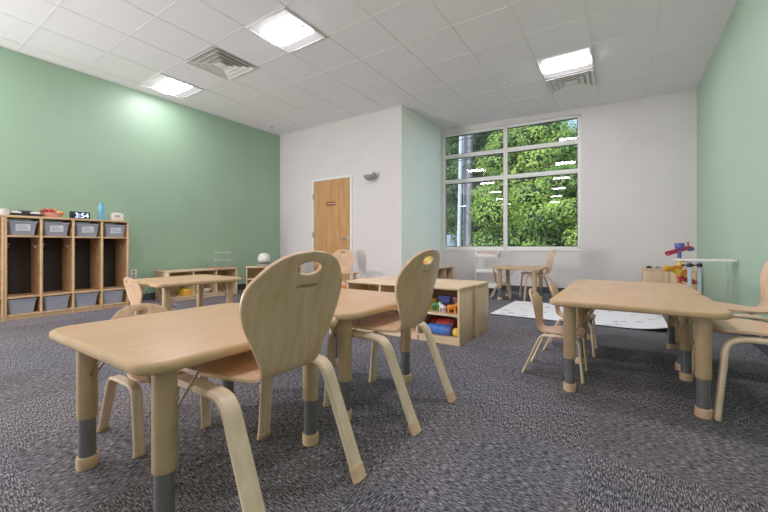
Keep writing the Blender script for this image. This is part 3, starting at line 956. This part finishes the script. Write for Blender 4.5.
toy_box((-1.17, 2.925, zu), -.1, 'maroon', 'maroon toy box at the back right of the upper toy shelf', (.09, .05, .11))
toy_box((-1.395, 2.90, zu), 0, 'yellow', 'yellow toy box at the back left of the upper toy shelf', (.07, .06, .09))

# things on and in the green-wall shelves
t = thing('acrylic_stand', 'clear three-tier display stand on the low green-wall shelf', 'stand', (-5.5, 3.44, .435))
for k, z in enumerate((.0, .125, .25)):
    b = BM(); box(b, -.1, .1, -.15, .15, z, z + .008, .002); obj('tier', b, 'acryl' if k else 'salmon', t)
    b = BM(); box(b, .095, .1, -.15, .15, z, z + .014); obj('tier_edge', b, 'whiteplastic' if k else 'salmon', t)
for sx in (-.095, .09):
    for sy in (-.145, .14):
        b = BM(); box(b, sx, sx + .005, sy, sy + .005, 0, .262); obj('post', b, 'acryl', t, 0)
t = thing('domed_toy', 'white domed toy on a grey base on the corner shelf', 'toy', (-5.17, 4.06, .45))
t.scale = (1.12, 1.12, 1.2)
b = BM(); lathe(b, [(.1, 0), (.11, .01), (.1, .03), (.07, .04)], 24); obj('base', b, 'grey', t)
b = BM(); lathe(b, [(.085, .045), (.1, .055), (.085, .07), (.07, .075)], 24); obj('collar', b, 'grey', t)
b = BM(); lathe(b, [(.085, .075), (.095, .11), (.08, .155), (.05, .18), (0, .19)], 24); obj('dome', b, 'whiteplastic', t)
toy_box((-5.0, 4.35, .45), R_(54.3), 'red', 'red box on the corner shelf beside the door wall', (.14, .16, .09))
t = thing('yellow_crate', 'yellow toy crate inside the low green-wall shelf', 'crate', (-5.52, 2.95, .057))
b = BM(); box(b, -.09, .09, -.12, .12, 0, .09, .006); obj('crate', b, 'yellow', t)
b = BM()
for k in range(4): box(b, .09, .094, -.1 + .055 * k, -.065 + .055 * k, .02, .07)
obj('slots', b, 'orange', t, 0)
t = thing('white_bowl', 'white bowl in the middle opening of the green-wall shelf', 'bowl', (-5.5, 3.2, .057))
b = BM(); lathe(b, [(.04, 0), (.05, .005), (.09, .06), (.086, .06), (.045, .01), (0, .008)], 24, cap=False); obj('bowl', b, 'whiteplastic', t)
# yellow basket on the side shelf under the window
t = thing('yellow_basket', 'yellow basket with orange front on the shelf left of the window', 'basket', (-2.80, 5.62, .42))
b = BM(); prism(b, rrect(.26, .34, .03, 5), 0, .19, .006); obj('basket', b, 'yellow', t)
b = BM(); prism(b, rrect(.275, .355, .03, 5), .17, .195, .005); obj('rim', b, 'yellow', t)
b = BM(); box(b, -.06, .06, -.176, -.17, .04, .13, .002); obj('front_patch', b, 'orange', t)
# orange tub left of the double shelf
t = thing('orange_tub', 'orange tub behind the nearest large chair, left of the double shelf', 'tub', (-2.62, 3.05, 0))
b = BM(); lathe(b, [(.11, 0), (.115, .01), (.14, .34), (.15, .34), (.15, .36), (.13, .36), (.105, .02), (0, .015)], 28, cap=False); obj('tub', b, 'orange', t)
b = BM(); ball(b, (0.05, -.03, .35), .07, sub=3); obj('contents', b, 'salmon', t)

# white rolling cart
t = thing('rolling_cart', 'white three-tier rolling cart under the window', 'cart', (-1.97, 6.26, 0), wt)
for z in (.08, .34, .60):
    b = BM(); box(b, -.18, .18, -.13, .13, z, z + .006)
    for s in (-1, 1): box(b, -.18, .18, s * .127 - .003, s * .127 + .003, z, z + .06, .001); box(b, s * .177 - .003, s * .177 + .003, -.13, .13, z, z + .06, .001)
    obj('tray', b, 'whiteplastic', t)
for sx in (-1, 1):
    b = BM()
    tube(b, [(sx * .19, -.1, .05), (sx * .19, -.1, .66), (sx * .19, -.06, .70), (sx * .19, .06, .70), (sx * .19, .1, .66), (sx * .19, .1, .05)], .011, 10); obj('side_frame', b, 'whiteplastic', t)
    for sy in (-1, 1):
        b = BM(); lathe(b, [(.02, -.012), (.027, -.008), (.027, .008), (.02, .012)], 14, (sx * .19, sy * .1, .027), matrix=Matrix.Rotation(PI / 2, 4, 'Y')); tube(b, [(sx * .19, sy * .1, .03), (sx * .19, sy * .1, .06)], .008, 8); obj('caster', b, 'black', t)
toy_box((-1.99, 6.26, .606), .1, 'salmon', 'salmon box lying in the top tray of the white cart', (.2, .12, .07))
toy_box((-1.86, 6.30, .606), .0, 'grey', 'grey box in the top tray of the white cart', (.06, .1, .06))

# play mat with one lifted corner
mx0, mx1, my0, my1 = -1.29, .36, 4.17, 5.36
bm = BM(); nx, ny = 24, 18
def mat_z(u, v):
    return .012 + .045 * max(0, (u - .8) / .2) ** 2 * max(0, 1 - v / .25)
top = [[bm.verts.new((mx0 + (mx1 - mx0) * i / nx, my0 + (my1 - my0) * j / ny, mat_z(i / nx, j / ny))) for j in range(ny + 1)] for i in range(nx + 1)]
bot = [[bm.verts.new((v.co.x, v.co.y, max(0, v.co.z - .012))) for v in r] for r in top]
for i in range(nx):
    for j in range(ny):
        bm.faces.new((top[i][j], top[i + 1][j], top[i + 1][j + 1], top[i][j + 1]))
        f = bm.faces.new((bot[i][j], bot[i][j + 1], bot[i + 1][j + 1], bot[i + 1][j])); f.material_index = 1
for i in range(nx):
    for j in (0, ny): f = bm.faces.new((top[i][j], top[i + 1][j], bot[i + 1][j], bot[i][j])); f.material_index = 1
for j in range(ny):
    for i in (0, nx): f = bm.faces.new((top[i][j], top[i][j + 1], bot[i][j + 1], bot[i][j])); f.material_index = 1
bmesh.ops.recalc_face_normals(bm, faces=bm.faces[:])
o = obj('play_mat', bm, ['rug', 'rugback'], None, 40); tag(o, 'white printed play mat lying on the carpet below the window', 'mat')

# white fold-out table on the right wall
t = thing('wall_table', 'white narrow table with clamped posts at the right green wall', 'table', (.65, 4.62, 0))
b = BM(); box(b, -.225, .215, -.09, .14, .645, .665, .004); obj('top_board', b, 'whiteplastic', t)
for x, y in ((-.115, -.03), (-.035, .02)):
    b = BM(); box(b, x - .014, x + .014, y - .014, y + .014, 0, .645, .003); p = obj('post', b, 'postgrey', t)
    b = BM(); lathe(b, [(.016, 0), (.022, .004), (.022, .035), (.016, .04)], 16, (x, y, .585)); tube(b, [(x, y, .605), (x - .05, y - .01, .605)], .007, 8); ball(b, (x - .05, y - .01, .605), .012); obj('clamp_knob', b, 'black', p)
b = BM(); box(b, -.13, .0, -.045, .035, 0, .012, .002); obj('foot_plate', b, 'postgrey', t)

# marble run
t = thing('marble_run', 'tall colourful marble run tower beside the white table', 'toy', (.50, 5.02, 0))
b = BM(); lathe(b, [(.11, 0), (.11, .012), (.03, .02)], 24); obj('base', b, 'greenp', t)
zc = [.02, .40, .47, .55, .66, .78]
for i, (a, d_) in enumerate(zip(zc, zc[1:])):
    b = BM(); lathe(b, [(.018, a), (.018, d_ - .02), (.026, d_ - .015), (.026, d_)], 16); obj('tower_tube', b, ('orange', 'red', 'orange', 'yellow', 'navy')[i], t)
b = BM(); lathe(b, [(.03, .765), (.045, .785), (.045, .825), (.04, .825), (.04, .79), (0, .785)], 20, cap=False); obj('funnel', b, 'navy', t)
def chute(p0, p1, m):
    p0, p1 = Vector(p0), Vector(p1); n = 10; b = BM(); rows = []
    dr = (p1 - p0).normalized(); sd = dr.cross(Vector((0, 0, 1))).normalized(); up = sd.cross(dr)
    for i in range(n + 1):
        k = i / n; p = p0.lerp(p1, k)
        rows.append([b.verts.new(p + sd * x + up * z) for x, z in ((-.026, .028), (-.022, .004), (0, -.008), (.022, .004), (.026, .028), (.03, .028), (.025, -.002), (0, -.016), (-.025, -.002), (-.03, .028))])
    for a, d_ in zip(rows, rows[1:]):
        for i in range(10): b.faces.new((a[i], a[(i + 1) % 10], d_[(i + 1) % 10], d_[i]))
    b.faces.new(rows[0]); b.faces.new(rows[-1][::-1])
    bmesh.ops.recalc_face_normals(b, faces=b.faces[:])
    obj('chute', b, m, t, 30)
rx, ry = .834, .552
def rr(a, z, dpt=0): return (a * rx - dpt * ry, a * ry + dpt * rx, z)
chute(rr(-.13, .70), rr(.13, .77, .03), 'pink'); chute(rr(-.15, .53), rr(.02, .56), 'orange'); chute(rr(.0, .50), rr(-.14, .56, .02), 'yellow')
chute(rr(-.03, .50, .03), rr(.12, .42), 'yellow'); chute(rr(.0, .46), rr(.13, .52, .02), 'orange'); chute(rr(-.02, .64, .03), rr(.12, .63), 'orange'); chute(rr(.0, .44, -.03), rr(.16, .39), 'red')
b = BM(); tube(b, [rr(.13, .76, .03), rr(.17, .765, .03)], .024, 12); obj('end_cup', b, 'navy', t)
b = BM(); tube(b, [rr(.12, .77, .03), rr(.12, .84, .03)], .009, 8); obj('flag', b, 'red', t)

# ------------------------------------------------------------------ outside
bm = BM(); box(bm, -45, 30, 7.2, 60, -.25, -.15); struct('ground', bm, 'asphalt')
def add_leaves(bm, c, r, n, size, mi=0):
    c = Vector(c)
    for _ in range(n):
        d_ = Vector((random.gauss(0, 1), random.gauss(0, 1), random.gauss(0, 1))).normalized()
        p = c + Vector((d_.x * r[0], d_.y * r[1], d_.z * r[2])) * random.uniform(.8, 1.08)
        nrm = (d_ + Vector((random.uniform(-.7, .7), random.uniform(-.7, .7), random.uniform(-.2, 1.0)))).normalized()
        a = nrm.orthogonal().normalized(); a.rotate(Matrix.Rotation(random.uniform(0, 2 * PI), 3, nrm)); e = nrm.cross(a)
        s = size * random.uniform(.6, 1.3)
        f = bm.faces.new([bm.verts.new(p + a * s), bm.verts.new(p + e * s * .55), bm.verts.new(p - a * s), bm.verts.new(p - e * s * .55)])
        f.material_index = mi
def tree(name, label, x, y, z0, z1, rad, leaf, nblob, nleaf, size, trunk_r=.14):
    t = thing(name, label, 'tree', (x, y, -.15), 0, 'trees outside the window')
    b = BM(); hz = z1 + .15
    tube(b, [(0, 0, 0), (.05, 0, hz * .3), (-.03, .03, hz * .6), (0, 0, hz * .9)], [trunk_r, trunk_r * .8, trunk_r * .6, .03], 10)
    for k in range(7):
        a = k * 2.4; zz = hz * (.3 + .08 * k)
        tube(b, [(0, 0, zz), (rad * .5 * math.cos(a), rad * .5 * math.sin(a), zz + .5), (rad * .8 * math.cos(a), rad * .8 * math.sin(a), zz + .7)], [trunk_r * .4, trunk_r * .2, .015], 6)
    obj('trunk', b, 'bark', t)
    b = BM()
    for k in range(nblob):
        h = (k + .5) / nblob; zz = z0 + .15 + (z1 - z0) * h
        w = math.sin(PI * (.12 + .8 * h)) ** .6
        a = k * 2.39996 + random.uniform(-.3, .3); q = rad * w * random.uniform(.35, .85)
        br = rad * random.uniform(.3, .48)
        cc = (q * math.cos(a), q * math.sin(a), zz)
        rr_ = (br, br, br * random.uniform(.55, .8))
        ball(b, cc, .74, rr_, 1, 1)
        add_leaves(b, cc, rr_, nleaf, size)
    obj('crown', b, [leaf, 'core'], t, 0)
    return t
tree('leafy_tree', 'bright green leafy tree filling the right half of the window', -2.5, 13.4, .2, 5.0, 2.1, 'leafA', 34, 1100, .055)
tree('leafy_tree', 'bright green low bush-like tree at the right lower window edge', -.6, 12.6, -.1, 3.0, 1.5, 'leafA', 20, 1000, .05)
tree('leafy_tree', 'mid green tree behind the window mullion', -4.6, 16.2, .0, 7.2, 2.3, 'leafC', 28, 900, .07)
tree('leafy_tree', 'dark green tree right of the utility pole', -5.9, 20.5, 0, 7.8, 2.5, 'leafC', 28, 800, .085)
tree('leafy_tree', 'thin dark tree left of the utility pole', -9.6, 22.5, 2.0, 9.0, 1.9, 'leafB', 22, 500, .08, .12)
tree('leafy_tree', 'tall dark tree far behind the bright tree', -3.0, 22.5, 0, 6.9, 2.6, 'leafC', 26, 700, .09)
tree('leafy_tree', 'mid green tree at the far right behind the window', -.2, 18.5, 0, 5.0, 2.4, 'leafB', 24, 700, .08)
tree('leafy_tree', 'distant dark tree behind the parked car', -11.8, 30, -.2, 10, 3.6, 'leafC', 26, 360, .17)
tree('leafy_tree', 'distant dark tree behind the utility pole', -8.2, 29, -.2, 10.4, 3.4, 'leafC', 26, 360, .17)
def pole(name, label, x, y, r, top, m, lean=0):
    t = thing(name, label, 'pole', (x, y, -.15))
    b = BM(); tube(b, [(0, 0, 0), (lean * .5, 0, top / 2), (lean, 0, top)], [r, r * .96, r * .9], 18); obj('shaft', b, m, t, 60)
    b = BM(); box(b, lean - .9, lean + .9, -.06, .06, top - .6, top - .48, .01); obj('crossarm', b, m, t)
    return t
pole('utility_pole', 'thick grey wooden utility pole outside the window', -5.22, 14.0, .2, 9.5, 'pole')
pole('thin_post', 'thin pale post leaning beside the utility pole', -5.45, 13.6, .085, 9.0, 'postgrey', .17)
for k, (z0_, z1_, y) in enumerate(((5.35, 4.9, 11.6), (4.35, 4.55, 11.4), (3.62, 3.7, 11.0))):
    b = BM(); tube(b, [(-9 + 12 * i / 16, y, z0_ + (z1_ - z0_) * i / 16 - .12 * math.sin(PI * i / 16)) for i in range(17)], .012, 6)
    o = obj('power_line', b, 'black', None, 60)
    tag(o, ('topmost black overhead wire crossing the window', 'middle black overhead wire crossing the window', 'lowest black overhead wire crossing the window')[k], 'wire', 'overhead wires outside the window')
t = thing('parked_car', 'pale blue grey car parked outside, low at the left window edge', 'car', (-7.5, 17.4, -.15), R_(113))
prof = [(-2.1, .3), (2.1, .3), (2.15, .7), (1.9, .95), (.95, 1.05), (.45, 1.5), (-1.2, 1.5), (-1.8, 1.05), (-2.15, .95)]
b = BM(); prism(b, prof, -.85, .85, .06, 3, matrix=Matrix.Rotation(PI / 2, 4, 'X')); obj('body', b, 'carpaint', t, 30)
b = BM(); prism(b, [(-1.6, 1.08), (.75, 1.08), (.38, 1.43), (-1.12, 1.43)], -.86, .86, .01, 2, matrix=Matrix.Rotation(PI / 2, 4, 'X')); obj('windows', b, 'carglass', t, 30)
for sx in (-1.35, 1.35):
    for sy in (-.78, .78):
        b = BM(); lathe(b, [(.2, -.11), (.32, -.1), (.33, 0), (.32, .1), (.2, .11)], 20, (sx, sy, .33), matrix=Matrix.Rotation(PI / 2, 4, 'X')); obj('wheel', b, 'black', t)

# ------------------------------------------------------------------ light and camera
w = bpy.data.worlds.new('World'); scene.world = w; w.use_nodes = True
nt = w.node_tree; bg = nt.nodes['Background']
sky = nt.nodes.new('ShaderNodeTexSky'); sky.sky_type = 'NISHITA'; sky.sun_disc = False
sky.sun_elevation = math.radians(48); sky.sun_rotation = math.radians(200); sky.air_density = 1.0; sky.dust_density = .8
nt.links.new(sky.outputs[0], bg.inputs['Color']); bg.inputs['Strength'].default_value = .2
sl = bpy.data.lights.new('Sun', 'SUN'); sl.energy = 3.4; sl.angle = math.radians(2); sl.color = (1, .96, .88)
so_ = bpy.data.objects.new('Sun', sl); COL.objects.link(so_); so_.rotation_euler = Vector((.35, .75, -.85)).to_track_quat('-Z', 'Y').to_euler(); so_.location = (0, -4, 12)

def lamp(name, loc, tgt, sx, sy, e):
    l = bpy.data.lights.new(name, 'AREA'); l.shape = 'RECTANGLE'; l.size = sx; l.size_y = sy; l.energy = e; l.color = (1, .985, .97)
    o = bpy.data.objects.new(name, l); COL.objects.link(o); o.location = loc
    o.rotation_euler = (Vector(tgt) - Vector(loc)).to_track_quat('-Z', 'Y').to_euler()
lamp('ceiling_fill', (-5.2, -1.7, .8), (-1.3, 3.4, 3.05), .9, .9, 105)  # added unseen fill lamp behind the camera, aimed up to brighten the ceiling
cam = bpy.data.cameras.new('Camera'); co = bpy.data.objects.new('Camera', cam); COL.objects.link(co)
cam.sensor_width = 36; cam.sensor_fit = 'HORIZONTAL'
cam.lens = 362.2 / 768 * 36
cam.shift_y = -(256 - 246.3) / 768
cam.clip_start = .02; cam.clip_end = 300
co.location = (0, 0, .79); co.rotation_euler = (PI / 2, 0, math.radians(33.51))
scene.camera = co
scene.view_settings.view_transform = 'Standard'
scene.view_settings.look = 'None'
scene.view_settings.exposure = 0.63
scene.view_settings.gamma = 1.2
scene.cycles.max_bounces = 10
scene.cycles.diffuse_bounces = 5
scene.cycles.transparent_max_bounces = 12
scene.cycles.use_denoising = True
scene.cycles.sample_clamp_indirect = 8
